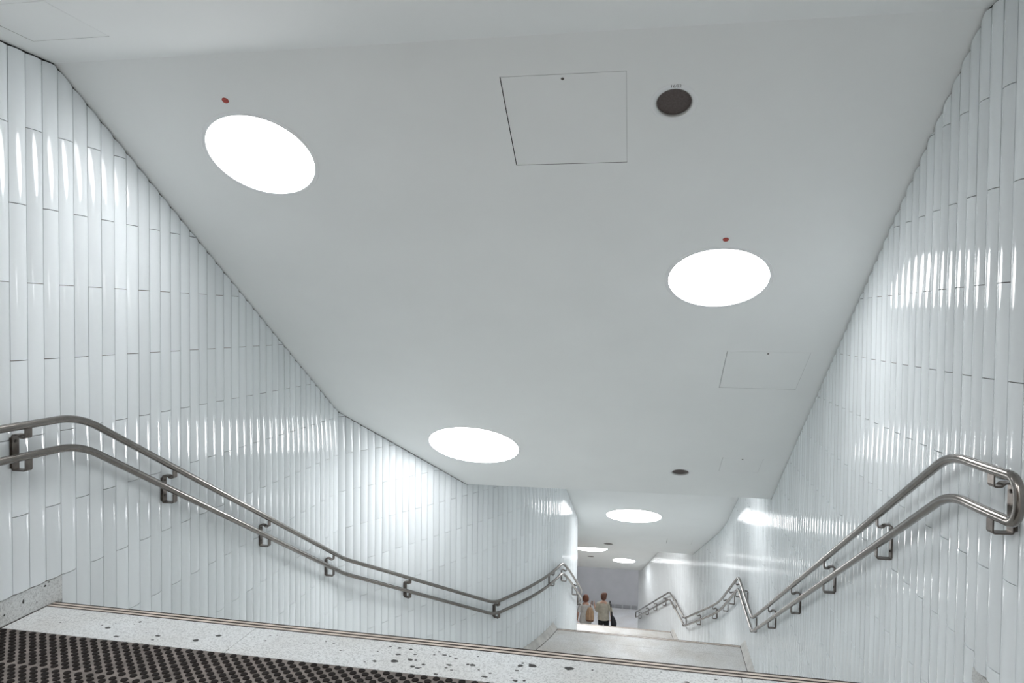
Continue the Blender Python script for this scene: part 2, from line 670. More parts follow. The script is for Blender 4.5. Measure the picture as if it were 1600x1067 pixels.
# ------------------------------------------------------------------ structure: ceiling in flat facets with holes
HOLES = []                                             # (v, u, kind, size...)
LIGHTS = [
    (-2.376, 4.011, 0.321, 'small round ceiling light nearest the upper end of the left wall'),
    (0.393, 5.169, 0.333, 'small round ceiling light over the first flight nearest the right wall'),
    (-2.014, 7.809, 0.502, 'large round ceiling light at the bottom of the first slope, by the left wall'),
    (-0.410, 13.462, 0.495, 'large round ceiling light on the second, lower ceiling slope'),
    (-1.86, 20.50, 0.50, 'large round light on the lowest slope, half hidden by the left wall'),
    (-0.947, 22.03, 0.335, 'small round light low on the farthest ceiling slope above the two people'),
    (0.10, -0.40, 0.50, 'added unseen round fill light over the right side of the top landing'),  # from here added lamps; these top landing ones lift the overall brightness
    (-1.70, 0.90, 0.50, 'added unseen round fill light over the left side of the top landing'),
    (-1.30, -2.4, 0.60, 'added unseen round fill light at the rear of the top landing'),
    (0.35, 9.85, 0.36, 'added hidden round fill light in the flat ceiling over the middle landing'),  # added lamps in the hidden flat ceilings, to brighten the lower walls
    (-1.15, 17.25, 0.66, 'added hidden round fill light in the flat ceiling over the lower landing'),
    (-2.3, 24.9, 0.50, 'added unseen round fill light in the hall at the foot of the stairs'),  # added lamps out of view, to brighten the hall
    (0.9, 25.3, 0.50, 'added unseen round fill light in the right part of the lower hall'),
]
PANELS = [
    (-0.505, 3.910, 0.634, 0.622, 0.0032, 'square access panel high on the slope beside the speaker marked 16/22', (0.0, -0.285)),
    (0.846, 6.292, 0.632, 0.632, 0.0025, 'square access panel between the right hand small light and the second speaker', (0.0, -0.29)),
    (0.880, 8.100, 0.410, 0.400, 0.002, 'small faint access panel near the bottom edge of the first slope', (0.0, -0.17)),
    (-2.850, 2.890, 0.420, 0.390, 0.0025, 'access panel in the flat ceiling over the left corner of the top landing', None),
    (0.47, 15.30, 0.50, 0.50, 0.004, 'access panel low on the second ceiling slope, right of the speaker', None),
]
SPEAKERS = [
    (0.058, 3.842, 0.092, 'round brown mesh ceiling speaker with 16/22 printed above it'),
    (0.256, 8.334, 0.094, 'round brown mesh ceiling speaker near the bottom edge of the first slope'),
    (-1.030, 15.86, 0.098, 'small dark round speaker low on the second ceiling slope'),
    (-1.93, 21.70, 0.098, 'small dark round speaker on the farthest slope near the left wall'),
]
for v, u, r, _ in LIGHTS:
    HOLES.append(('c', v, u, r + 0.016))
for v, u, r, _ in SPEAKERS:
    HOLES.append(('c', v, u, r))
for v, u, a, b, g, _, _l in PANELS:
    HOLES.append(('r', v, u, a / 2 + g, b / 2 + g))


def hole_loop(h):
    F = ceil_frame(h[1], h[2])
    if h[0] == 'c':
        return [F @ Vector((h[3] * math.cos(2 * math.pi * k / 64), h[3] * math.sin(2 * math.pi * k / 64), 0)) for k in range(64)]
    return [F @ Vector((x * h[3], y * h[4], 0)) for x, y in ((-1, -1), (1, -1), (1, 1), (-1, 1))]


def inside(p, poly):
    c = False
    j = len(poly) - 1
    for i in range(len(poly)):
        a, b = poly[i], poly[j]
        if (a[1] > p[1]) != (b[1] > p[1]) and p[0] < (b[0] - a[0]) * (p[1] - a[1]) / (b[1] - a[1]) + a[0]:
            c = not c
        j = i
    return c


def u_on(v, w):
    return (w - GX * v) / GY


cb = MB()
facets = [(-3.9, 3.46), (3.46, 8.96), (8.96, 10.66), (10.66, 16.39), (16.39, 18.09), (18.09, 23.40), (23.40, 27.2)]
for w0, w1 in facets:
    n = 24
    lv, rv = [], []
    for i in range(n + 1):
        w = w0 + (w1 - w0) * i / n
        vl = LEFT.v_of_u(min(w, 23.4)) - 0.06 if w < 23.4 else -7.0
        vr = RIGHT.v_of_u(min(w, 23.4)) + 0.06 if w < 23.4 else 3.2
        lv.append((vl, u_on(vl, w)))
        rv.append((vr, u_on(vr, w)))
    poly = lv + rv[::-1]
    vs = [Vector(p) for p in poly]
    ed = [(i, (i + 1) % len(poly)) for i in range(len(poly))]
    loops = []
    for h in HOLES:
        w = GX * h[1] + GY * h[2]
        if w0 < w < w1:
            lp = [(q.x, q.y) for q in hole_loop(h)]
            loops.append(lp)
            b = len(vs)
            vs += [Vector(q) for q in lp]
            ed += [(b + i, b + (i + 1) % len(lp)) for i in range(len(lp))]
    ov, oe, of, *_ = geometry.delaunay_2d_cdt(vs, ed, [], 0, 1e-5)
    keep = []
    for f in of:
        c = sum((ov[i] for i in f), Vector((0, 0))) / len(f)
        if inside(c, poly) and not any(inside(c, lp) for lp in loops):
            keep.append(tuple(f)[::-1])
    zmid = ceil_z(*sum((Vector(p) for p in poly), Vector((0, 0))) / len(poly))
    (a0, z0), (a1, z1) = (w0, ceil_z(0, u_on(0, w0 + 1e-6))), (w1, ceil_z(0, u_on(0, w1 - 1e-6)))
    cb.add([(q.x, q.y, z0 + (z1 - z0) * (GX * q.x + GY * q.y - a0) / (a1 - a0)) for q in ov], keep)
ceiling = tag(cb.build('ceiling', M['ceiling']), 'smooth pale painted ceiling stepping down above the stairs', 'ceiling', kind='structure')

for v, u, r, lab in LIGHTS:
    F = ceil_frame(v, u)
    t = empty('ceiling_light')
    t.matrix_world = F
    tag(t, lab, 'light', 'round ceiling lights')
    d = MB()
    d.lathe([(0, -0.006), (r, -0.006), (r + 0.002, -0.03), (0, -0.03)], 64)
    d.build('diffuser', M['lamp'], t)
    g = MB()
    g.lathe([(r + 0.0015, -0.012), (r + 0.0015, 0.001), (r + 0.004, 0.003), (r + 0.026, 0.003), (r + 0.030, 0.0), (r + 0.030, -0.002)], 64)
    g.build('trim_ring', M['ring'], t)

for v, u, a, b, g, lab, lock in PANELS:
    F = ceil_frame(v, u)
    t = empty('access_panel')
    t.matrix_world = F
    tag(t, lab, 'panel', 'ceiling access panels')
    d = MB()
    d.box((-a / 2 - g * 0.6, -b / 2 - g * 0.35, -0.012), (a / 2 - g * 0.6, b / 2 - g * 0.2, 0.0004))
    d.build('panel', M['ceiling'], t)
    e = MB()
    e.box((-a / 2 - 0.03, -b / 2 - 0.03, -0.05), (a / 2 + 0.03, b / 2 + 0.03, -0.02))  # near-black sheet behind the panel, painted shade for its seam
    e.build('shade_backing', M['dark'], t)
    if lock:
        k = MB()
        k.lathe([(0.0, 0.0022), (0.0075, 0.0022), (0.0085, 0.0004), (0.0085, -0.002)], 16, Matrix.Translation((lock[0], lock[1], 0)))
        k.build('lock', M['bolt'], t)


def lettering(txt, size, mat, parent, Mx):
    cu = bpy.data.curves.new('lettering', 'FONT')
    cu.body = txt
    cu.size = size
    cu.align_x = 'CENTER'
    cu.align_y = 'CENTER'
    cu.extrude = 0.0003
    tmp = bpy.data.objects.new('lettering_curve', cu)
    COL.objects.link(tmp)
    dg = bpy.context.evaluated_depsgraph_get()
    me = bpy.data.meshes.new_from_object(tmp.evaluated_get(dg))
    bpy.data.objects.remove(tmp)
    me.materials.clear()
    me.materials.append(mat)
    o = link('lettering', me, parent)
    o.matrix_basis = Mx
    return o


for i, (v, u, r, lab) in enumerate(SPEAKERS):
    F = ceil_frame(v, u)
    t = empty('ceiling_speaker')
    t.matrix_world = F
    tag(t, lab, 'speaker', 'round ceiling speakers')
    d = MB()
    d.lathe([(0, -0.010), (r * 0.5, -0.012), (r * 0.9, -0.014), (r - 0.004, -0.012), (r - 0.004, -0.03), (0, -0.03)], 48)
    d.build('grille', M['mesh'], t, False)
    g = MB()
    g.lathe([(r - 0.0035, -0.018), (r - 0.0035, -0.001), (r - 0.001, 0.001), (r + 0.001, 0.001), (r + 0.002, -0.004)], 48)
    g.build('rim', M['rim'], t, True)
    g = MB()
    g.lathe([(r + 0.0015, -0.002), (r + 0.0015, 0.0015), (r + 0.026, 0.0015), (r + 0.029, 0.0), (r + 0.029, -0.001)], 48)
    g.build('cover_ring', M['ring'], t, True)
    if i == 0:
        lettering('16/22', 0.024, M['ink'], t, Matrix.Translation((-0.004, -r - 0.0155, 0.0017)) @ Matrix.Rotation(math.pi, 4, 'Z'))

for v, u, lab in ((-2.377, 3.646, 'small red disc on the ceiling above the small light by the left wall'),
                  (0.407, 4.802, 'small red disc on the ceiling above the light nearest the right wall')):
    F = ceil_frame(v, u)
    t = empty('red_marker')
    t.matrix_world = F
    tag(t, lab, 'marker', 'red ceiling discs')
    d = MB()
    d.lathe([(0, 0.0035), (0.012, 0.0035), (0.018, 0.003), (0.0195, 0.0), (0, 0)], 24)
    d.build('disc', M['redring'], t)
    g = MB()
    for k in range(3):
        g.box((-0.013, -0.010 + k * 0.0075, 0.0034), (0.013, -0.006 + k * 0.0075, 0.0042))
    g.build('red_bars', M['red'], t)

# ------------------------------------------------------------------ structure: floors, slabs, flights
def floor_plate(name, u0, u1, z, mat, label, holes_back=0.0):
    n = 20
    lv, rv = [], []
    for i in range(n + 1):
        u = u0 + (u1 - u0) * i / n
        lv.append((LEFT.v_of_u(u) + 0.0, u))
        rv.append((RIGHT.v_of_u(u) - 0.0, u))
    vs = [(a, b, z) for a, b in lv] + [(a, b, z) for a, b in rv]
    vs += [(a, b, z - 0.12) for a, b in lv] + [(a, b, z - 0.12) for a, b in rv]
    N = n + 1
    fs = []
    for i in range(n):
        fs.append((i, N + i, N + i + 1, i + 1))
        fs.append((2 * N + i, 2 * N + i + 1, 3 * N + i + 1, 3 * N + i))
        fs.append((i, i + 1, 2 * N + i + 1, 2 * N + i))
        fs.append((N + i, 3 * N + i, 3 * N + i + 1, N + i + 1))
    fs.append((0, 2 * N, 3 * N, N))
    fs.append((n, N + n, 3 * N + n, 2 * N + n))
    return tag(mesh_obj(name, vs, fs, mat), label, 'floor', kind='structure')


def slab_row(parent, u0, u1, z, joints, mat, thick=0.03):
    """edge stones between the walls, split at the joints, 3 mm apart"""
    js = [None] + joints + [None]
    for a, b in zip(js, js[1:]):
        n = 6
        def edge(u, lft):
            if lft:
                return LEFT.v_of_u(u) + 0.002 if a is None else a + 0.0013
            return RIGHT.v_of_u(u) - 0.002 if b is None else b - 0.0013
        vs, fs = [], []
        for i in range(n + 1):
            u = u0 + (u1 - u0) * i / n
            l, r = edge(u, True), edge(u, False)
            vs += [(l, u, z - thick), (r, u, z - thick), (r, u, z), (l, u, z)]
        for i in range(n):
            for j in range(4):
                p, q = i * 4 + j, i * 4 + (j + 1) % 4
                fs.append((p, p + 4, q + 4, q))
        fs += [(0, 1, 2, 3), tuple(n * 4 + k for k in (3, 2, 1, 0))]
        mesh_obj('slab', vs, fs, mat, parent)


def nosing(parent, u1, z):
    """dark channel with two inlaid strips along a stair edge"""
    l0, r0 = LEFT.v_of_u(u1 - 0.03) + 0.004, RIGHT.v_of_u(u1 - 0.03) - 0.004
    b = MB()
    b.box((l0, u1 - 0.067, z - 0.03), (r0, u1, z + 0.0002))
    b.build('nosing_channel', M['groove'], parent)
    for a, c in ((0.0570, 0.0415), (0.0275, 0.0120)):
        b = MB()
        b.box((l0, u1 - a, z - 0.02), (r0, u1 - c, z + 0.0007))
        b.build('nosing_strip', M['strip'], parent)


f0 = floor_plate('floor', -4.0, NOSE[0], -0.03, M['landing'], 'top landing floor under the mat and the pale edge stones')
slab_row(f0, 3.000, NOSE[0] - 0.067, 0.0, [-1.969, 0.375], M['terrazzo'])
nosing(f0, NOSE[0], 0.0)
CHIPS = [(-1.609, 3.185, 0.012), (-1.558, 3.211, 0.012), (-1.513, 3.203, 0.012), (-1.449, 3.139, 0.012), (-1.652, 3.17, 0.007), (-1.855, 3.214, 0.009), (-1.823, 3.223, 0.009), (-1.526, 3.072, 0.005), (-1.293, 3.057, 0.011), (-1.253, 3.074, 0.019), (-1.28, 3.122, 0.011), (-1.276, 3.169, 0.01), (-1.236, 3.229, 0.015), (-1.188, 3.224, 0.018), (-1.171, 3.161, 0.028), (-1.161, 3.092, 0.037), (-1.13, 3.222, 0.018), (-1.095, 3.178, 0.015), (-1.101, 3.122, 0.027), (-1.072, 3.124, 0.015), (-1.067, 3.061, 0.025), (-1.04, 3.053, 0.022), (-1.023, 3.091, 0.018), (-1.028, 3.061, 0.013), (-0.943, 3.017, 0.02), (-1.006, 3.194, 0.013), (-0.993, 3.227, 0.017), (-0.957, 3.202, 0.021), (-0.93, 3.195, 0.015), (-0.898, 3.181, 0.015), (-0.91, 3.113, 0.027), (-0.916, 3.084, 0.016), (-0.886, 3.068, 0.014), (-0.829, 3.135, 0.016), (-0.807, 3.134, 0.027), (-0.802, 3.222, 0.013), (-0.768, 3.097, 0.013), (-0.728, 3.042, 0.028), (-0.711, 3.078, 0.014), (-0.6, 3.128, 0.016), (-0.593, 3.175, 0.024), (-0.588, 3.202, 0.013), (-0.543, 3.188, 0.04), (-0.609, 3.056, 0.011), (-0.59, 3.036, 0.023), (-0.552, 3.045, 0.015), (-2.936, 3.232, 0.012), (-2.841, 3.203, 0.009), (-2.973, 3.12, 0.009), (-2.743, 3.136, 0.01), (-2.695, 3.174, 0.007), (-2.592, 3.181, 0.007), (-2.585, 3.214, 0.017), (-2.694, 3.116, 0.029), (-2.58, 3.039, 0.028), (-2.387, 3.09, 0.028), (-2.382, 3.045, 0.016), (-2.176, 3.086, 0.028), (-2.1, 3.155, 0.031), (-2.115, 3.157, 0.008), (-1.921, 3.182, 0.008), (-1.847, 3.156, 0.011), (-2.466, 3.108, 0.01), (-0.374, 3.199, 0.042), (-0.271, 3.206, 0.011), (0.031, 3.254, 0.01), (0.14, 3.184, 0.022), (0.266, 3.237, 0.013)]
edge_slabs = [o for o in f0.children if o.name.startswith('slab')]
for v, u, w in CHIPS:
    k = random.choice((5, 5, 6, 7))
    a0 = random.uniform(0, 6.28)
    ax = random.uniform(0.55, 0.9)
    ring = []
    for i in range(k):
        a = a0 + 2 * math.pi * (i + random.uniform(-0.3, 0.3)) / k
        r = w * 0.62 * random.uniform(0.75, 1.1)
        ring.append((v + r * math.cos(a), min(u + r * ax * math.sin(a), NOSE[0] - 0.069)))
    vs = [(x, y, 0.0004) for x, y in ring] + [(x, y, -0.004) for x, y in ring]
    fs = [tuple(range(k)), tuple(range(2 * k - 1, k - 1, -1))] + [(i, i + k, (i + 1) % k + k, (i + 1) % k) for i in range(k)]
    host = edge_slabs[0] if v < -1.969 else edge_slabs[1] if v < 0.375 else edge_slabs[2]
    mesh_obj('stone_chip', vs, fs, M['chip'], host)
f1 = floor_plate('floor.001', FOOT[0], NOSE[1], FLOORS[1] - 0.004, M['landing'], 'worn pale terrazzo floor of the middle landing')
slab_row(f1, NOSE[1] - 0.36, NOSE[1] - 0.067, FLOORS[1], [-0.2], M['landing'])
nosing(f1, NOSE[1], FLOORS[1])
slab_row(f1, FOOT[0] + 0.005, NOSE[1] - 0.363, FLOORS[1], [], M['landing'])
f2 = floor_plate('floor.002', FOOT[1], NOSE[2], FLOORS[2] - 0.004, M['landing'], 'pale terrazzo floor of the lower landing')
slab_row(f2, NOSE[2] - 0.36, NOSE[2] - 0.067, FLOORS[2], [-0.6], M['landing'])
nosing(f2, NOSE[2], FLOORS[2])
slab_row(f2, FOOT[1] + 0.005, NOSE[2] - 0.363, FLOORS[2], [], M['landing'])
b = MB()
b.box((-7.0, FOOT[2], FLOORS[3] - 0.1), (3.2, 27.0, FLOORS[3]))
f3 = tag(b.build('floor.003', M['hallfloor']), 'pale floor of the hall at the foot of the stairs', 'floor', kind='structure')

for i in range(3):
    st = empty('staircase', (0, 0, 0))
    tag(st, ('first flight of pale terrazzo steps below the top landing', 'second flight of pale steps below the middle landing',
             'lowest flight of pale steps down to the hall')[i], 'stairs', kind='structure')
    for k in range(RISERS[i] - 1):
        z = FLOORS[i] - RISE[i] * (k + 1)
        u0, u1 = NOSE[i] + k * STEP_T, NOSE[i] + (k + 1) * STEP_T
        l0, l1 = LEFT.v_of_u(u0) + 0.001, LEFT.v_of_u(u1) + 0.001
        r0, r1 = RIGHT.v_of_u(u0) - 0.001, RIGHT.v_of_u(u1) - 0.001
        zb = z - 0.30
        vs = [(l0, u0 + 0.0005, zb), (r0, u0 + 0.0005, zb), (r1, u1, zb), (l1, u1, zb), (l0, u0 + 0.0005, z), (r0, u0 + 0.0005, z), (r1, u1, z), (l1, u1, z)]
        s = mesh_obj('step', vs, [(0, 3, 2, 1), (4, 5, 6, 7), (0, 1, 5, 4), (1, 2, 6, 5), (2, 3, 7, 6), (3, 0, 4, 7)], M['step'], st)
        e = MB()
        e.box((max(l0, l1) + 0.01, u1 - 0.042, z - 0.01), (min(r0, r1) - 0.01, u1 - 0.008, z + 0.0012))
        e.build('nosing_strip', M['groove'], s)

# walls that close the place behind the camera and beyond the hall
b = MB()
b.box((-3.3, -4.1, -0.2), (1.0, -4.0, 3.2))
tag(b.build('wall_back', M['ceiling']), 'plain pale wall closing the rear of the top landing', 'wall', kind='structure')
b = MB()
b.box((-7.1, 26.9, FLOORS[3] - 0.2), (3.3, 27.05, CK[-1][1] + 0.3))
tag(b.build('wall_front', M['hall']), 'grey plain wall across the hall beyond the two people', 'wall', kind='structure')
for nm, x in (('wall_hall_left', -7.05), ('wall_hall_right', 3.2)):
    b = MB()
    b.box((x, 23.9, FLOORS[3] - 0.2), (x + 0.05, 27.0, CK[-1][1] + 0.3))
    tag(b.build('wall_left' if x < 0 else 'wall_right', M['hall']), 'grey end wall of the lower hall at its %s' % ('left' if x < 0 else 'right'), 'wall', kind='structure')


# skirting
def skirting(name, path, u0, u1, z, h, foot, mat, label):
    s0, s1 = path.s_of_u(u0), path.s_of_u(u1)
    n = max(2, int((s1 - s0) / 0.08))
    vs, fs = [], []
    for i in range(n + 1):
        s = s0 + (s1 - s0) * i / n
        p, nn = path.at(s), path.nrm(s)
        for d, zz in ((-0.006, z - 0.028), (foot, z + 0.004), (0.002, z + h), (-0.006, z + h)):
            q = p + nn * d
            vs.append((q.x, q.y, zz if d != foot or zz > z else zz))
    for i in range(n):
        for j in range(4):
            a, b_ = i * 4 + j, i * 4 + (j + 1) % 4
            fs.append((a, b_, b_ + 4, a + 4))
    fs += [(0, 1, 2, 3), tuple(n * 4 + k for k in (3, 2, 1, 0))]
    o = tag(mesh_obj(name, vs, fs, mat), label, 'skirting', kind='structure')
    jv, jf = [], []
    for i in range(n + 1):
        s = s0 + (min(s1, path.s_of_u(NOSE[0] - 0.068)) - s0) * i / n if u0 < 0 else s0 + (s1 - s0) * i / n
        p, nn = path.at(s), path.nrm(s)
        for d, zz in ((foot - 0.002, z - 0.002), (foot + 0.007, z - 0.002), (foot + 0.007, z + 0.0009), (foot - 0.002, z + 0.0009)):
            q = p + nn * d
            jv.append((q.x, q.y, zz))
    for i in range(n):
        for j in range(4):
            a, b_ = i * 4 + j, i * 4 + (j + 1) % 4
            jf.append((a, b_, b_ + 4, a + 4))
    jf += [(0, 1, 2, 3), tuple(n * 4 + k for k in (3, 2, 1, 0))]
    mesh_obj('floor_joint', jv, jf, M['groove'], o)
    return o


sk = skirting('baseboard_left', LEFT, -3.9, 3.391, 0, 0.131, 0.003, M['skirt'], 'speckled stone skirting at the left edge of the top landing')
for u, z, w, h in ((3.135, 0.080, 0.012, 0.024), (3.275, 0.112, 0.016, 0.012), (3.30, 0.124, 0.010, 0.008), (3.02, 0.055, 0.008, 0.012), (3.22, 0.045, 0.007, 0.009)):
    q = LEFT.at(LEFT.s_of_u(u))
    ring = [(w / 2 * math.cos(a) * k, h / 2 * math.sin(a) * k) for a, k in ((0.2, 1), (1.3, 1.1), (2.4, 0.8), (3.5, 1.1), (4.6, 0.9), (5.6, 1.05))]
    vs = [(q.x + 0.0036, u + a, z + b_) for a, b_ in ring] + [(q.x - 0.003, u + a, z + b_) for a, b_ in ring]
    mesh_obj('stone_chip', vs, [tuple(range(5, -1, -1)), tuple(range(6, 12))] + [(i, (i + 1) % 6, (i + 1) % 6 + 6, i + 6) for i in range(6)], M['chip'], sk)
skirting('baseboard_right', RIGHT, -3.9, 3.512, 0, 0.062, 0.003, M['skirt'], 'speckled stone skirting at the right edge of the top landing')
for nm, P, sd in (('baseboard_left', LEFT, 'left'), ('baseboard_right', RIGHT, 'right')):
    skirting(nm, P, FOOT[0] + 0.22, NOSE[1] - 0.002, FLOORS[1], 0.094, 0.075, M['skirt2'], 'wedge-shaped stone skirting on the %s of the middle landing' % sd)
    skirting(nm, P, FOOT[1] + 0.22, NOSE[2] - 0.002, FLOORS[2], 0.094, 0.075, M['skirt2'], 'wedge-shaped stone skirting on the %s of the lower landing' % sd)

# ------------------------------------------------------------------ studded mat
matv0, matu1 = -3.19, 2.9985
t = empty('entrance_mat', (-1.2, 2.2, -0.0252))
tag(t, 'dark brown rubber mat with rows of round studs at the head of the stairs', 'mat')
b = MB()
b.box((matv0 + 1.2, 1.3 - 2.2, 0.0005), (0.62 + 1.2, matu1 - 2.2, 0.024))
b.build('mat_base', M['mat'], t)
sb = MB()
sb.lathe([(0.0160, -0.003), (0.0153, 0.0035), (0.0140, 0.005), (0.0, 0.005)], 12)
stud_me = bpy.data.meshes.new('stud')
stud_me.from_pydata(sb.v, [], sb.f)
stud_me.materials.append(M['stud'])
studs = []
PITCH = 0.0575
row, uu, shift = 0, matu1 - 0.022, 0.0
while uu > 1.33:
    vv = matv0 + 0.02 + (shift + (row % 2) * PITCH / 2) % PITCH
    while vv < 0.60:
        if vv > LEFT.v_of_u(uu) + 0.025:
            studs.append((vv + random.uniform(-0.0008, 0.0008), uu + random.uniform(-0.0008, 0.0008)))
        vv += PITCH
    row += 1
    uu -= PITCH / 2
    if row % 10 == 0:
        uu -= 0.012
        shift += 0.017


def stud_rank(p):
    d = Vector((p[0], p[1], -EYE))
    x, y, z = d.dot(right), d.dot(up), d.dot(fwd)
    vis = z > 0.1 and abs(x / z) < 800 / 1130 and abs(y / z) < 533 / 1130
    return (0 if vis else 1, d.length)


studs.sort(key=stud_rank)
rest = MB()
for i, (v, u) in enumerate(studs):
    if i < 300:
        o = link('stud', stud_me, t)
        o.location = (v + 1.2, u - 2.2, 0.024)
    else:
        rest.add([(p[0] + v + 1.2, p[1] + u - 2.2, p[2] + 0.024) for p in sb.v], sb.f)
o = rest.build('studs', M['stud'], t)
o['kind'] = 'stuff'

# ------------------------------------------------------------------ handrails
OFF = 0.092


def rail_line(path, u0, u1, knots, dz=0.0, ds=0.02, win=7):
    s0, s1 = path.s_of_u(u0), path.s_of_u(u1)
    n = int((s1 - s0) / ds)
    raw = []
    for i in range(-2 * win, n + 1 + 2 * win):
        s = s0 + (s1 - s0) * i / n
        p = path.at(s) + path.nrm(s) * OFF
        raw.append(Vector((p.x, p.y, rail_z(knots, p.y) + dz)))
    out = []
    for i in range(win, len(raw) - win):
        seg = raw[i - win:i + win + 1]
        out.append(sum(seg, Vector()) / len(seg))
    return out[win:len(out) - win]


def rail_z(knots, u):
    if u <= knots[0][0]:
        return knots[0][1]
    for (a, x), (b_, y) in zip(knots, knots[1:]):
        if u <= b_:
            return x + (y - x) * (u - a) / (b_ - a)
    return knots[-1][1]


def end_bend(pu, pl, direction):
    """half-round return joining the upper tube's end to the lower one's"""
    c = (pu + pl) / 2
    r = (pu - pl) / 2
    d = direction.normalized() * 0.055
    k = 0.45
    pts = []
    A, B_, C_, D_ = pu, pu + d * 1.35, pl + d * 1.35, pl
    for i in range(19):
        q = i / 18
        pts.append(A * (1 - q) ** 3 + B_ * 3 * q * (1 - q) ** 2 + C_ * 3 * q * q * (1 - q) + D_ * q ** 3)
    return pts


def strip_mesh(poly, wid, th):
    """flat bar of width wid bent along poly, a list of (d, z)"""
    P = [Vector(p) for p in poly]
    vs, fs = [], []
    for i, p in enumerate(P):
        t_ = (P[min(i + 1, len(P) - 1)] - P[max(i - 1, 0)]).normalized()
        nn = Vector((-t_.y, t_.x)) * th / 2
        for x in (-wid / 2, wid / 2):
            for sgn in (1, -1):
                q = p + nn * sgn
                vs.append((x, q.x, q.y))
    for i in range(len(P) - 1):
        a = i * 4
        for x, y in ((0, 1), (1, 3), (3, 2), (2, 0)):
            fs.append((a + x, a + y, a + 4 + y, a + 4 + x))
    e = (len(P) - 1) * 4
    fs += [(0, 2, 3, 1), (e, e + 1, e + 3, e + 2)]
    return vs, fs


def bend(poly, r=0.014):
    out = [Vector(poly[0])]
    for i in range(1, len(poly) - 1):
        p = Vector(poly[i])
        a = p + (Vector(poly[i - 1]) - p).normalized() * r
        c = p + (Vector(poly[i + 1]) - p).normalized() * r
        for k in range(5):
            q = k / 4
            out.append(a * (1 - q) ** 2 + p * 2 * q * (1 - q) + c * q * q)
    out.append(Vector(poly[-1]))
    return out


def handrail(path, u0, u1, knots, gap, brackets, label, bend_far):
    t = empty('handrail', (path.v_of_u(u0), u0, floor_z(u0)))
    org = t.location.copy()
    L_ = lambda pts: [p - org for p in pts]
    up_ = rail_line(path, u0, u1, knots)
    lo_ = rail_line(path, u0, u1, knots, -gap)
    for nm, pts in (('upper_rail', up_), ('lower_rail', lo_)):
        m_ = MB()
        m_.tube(L_(pts), 0.0205, 16, False)
        m_.build(nm, M['steel'], t, True)
    m_ = MB()
    m_.tube(L_(end_bend(up_[0], lo_[0], up_[0] - up_[2])), 0.0205, 16, False)
    m_.build('end_bend', M['steel'], t, True)
    if bend_far:
        m_ = MB()
        m_.tube(L_(end_bend(up_[-1], lo_[-1], up_[-1] - up_[-3])), 0.0205, 16, False)
        m_.build('end_bend', M['steel'], t, True)
    for u in brackets:
        s = path.s_of_u(u)
        p, nn, tt = path.at(s), path.nrm(s), path.tan(s)
        q = p + nn * OFF
        zu = rail_z(knots, q.y)
        zl = zu - gap
        z0 = zl - 0.075
        g = zu - z0
        poly = bend([(OFF, g - gap - 0.016), (OFF, 0.0), (0.014, 0.0), (0.014, g - 0.052), (0.052, g - 0.052), (0.060, g - 0.066), (OFF, g - 0.066), (OFF, g - 0.016)], 0.010)
        vs, fs = strip_mesh(poly, 0.042, 0.007)
        X = tt if tt.x * nn.y - tt.y * nn.x > 0 else -tt
        Mx = Matrix(((X.x, nn.x, 0, p.x), (X.y, nn.y, 0, p.y), (0, 0, 1, z0), (0, 0, 0, 1)))
        bo = mesh_obj('bracket', [Mx @ Vector(c) - org for c in vs], fs, M['bracket'], t)
        m_ = MB()
        for zz in (0.045, g - 0.085):
            Mb = Mx @ Matrix.Translation((0, 0.0175, zz)) @ Matrix.Rotation(-math.pi / 2, 4, 'X')
            m_.lathe([(0, 0.004), (0.0035, 0.004), (0.0045, 0.0015), (0.0085, 0.003), (0.009, -0.002)], 12, Matrix.Translation(-org) @ Mb)
        m_.build('bolt', M['bolt'], bo)
        m_ = MB()
        Mw = Matrix.Translation(-org) @ Mx
        m_.box((-0.026, -0.006, 0.012), (0.026, 0.0107, g - 0.066), Mw)
        m_.build('back_plate', M['bracket'], bo)
    tag(t, label, 'handrail', 'steel stair handrails')
    return t


KL = [(2.0, 1.012), (3.42, 1.012), (7.15, -1.012), (9.28, -2.185), (11.12, -2.20), (16.80, -5.17), (24.0, -5.2)]
KR = [(2.0, 0.995), (3.52, 0.985), (9.72, -2.262), (11.14, -2.215), (16.74, -5.16), (18.43, -5.20), (24.1, -8.09)]
handrail(LEFT, 2.62, 14.9, KL, 0.157,
         [3.084, 4.25, 5.494, 6.786, 7.95, 9.40, 10.75, 11.45, 12.9, 14.2],
         'double steel handrail along the left wall', True)
handrail(RIGHT, 3.07, 23.75, KR, 0.176,
         [3.19, 4.567, 5.871, 7.162, 8.495, 9.893, 10.75, 11.45, 12.25, 13.15, 14.35, 15.6, 16.95, 18.05, 19.3, 20.6, 21.9, 23.2],
         'double steel handrail along the right wall', True)


# ------------------------------------------------------------------ low grey plates on the hall wall
for i, (x0, x1) in enumerate(((-1.63, -1.49), (-1.455, -1.215), (-1.165, -0.90), (-0.855, -0.665))):
    b = MB()
    b.box((x0, 26.872, FLOORS[3] + 0.004), (x1, 26.899, FLOORS[3] + 0.135))
    b.box((x0 + 0.012, 26.868, FLOORS[3] + 0.02), (x1 - 0.012, 26.8725, FLOORS[3] + 0.118))
    tag(b.build('wall_plate', M['plate']), ('narrow low grey plate on the hall wall, nearest the person in khaki',
                                             'low grey plate on the hall wall, second from the person in khaki',
                                             'widest low grey plate on the hall wall, third from the person in khaki',
                                             'low grey plate on the hall wall, nearest the lower right handrail end')[i], 'wall plate', 'low plates on the hall wall')


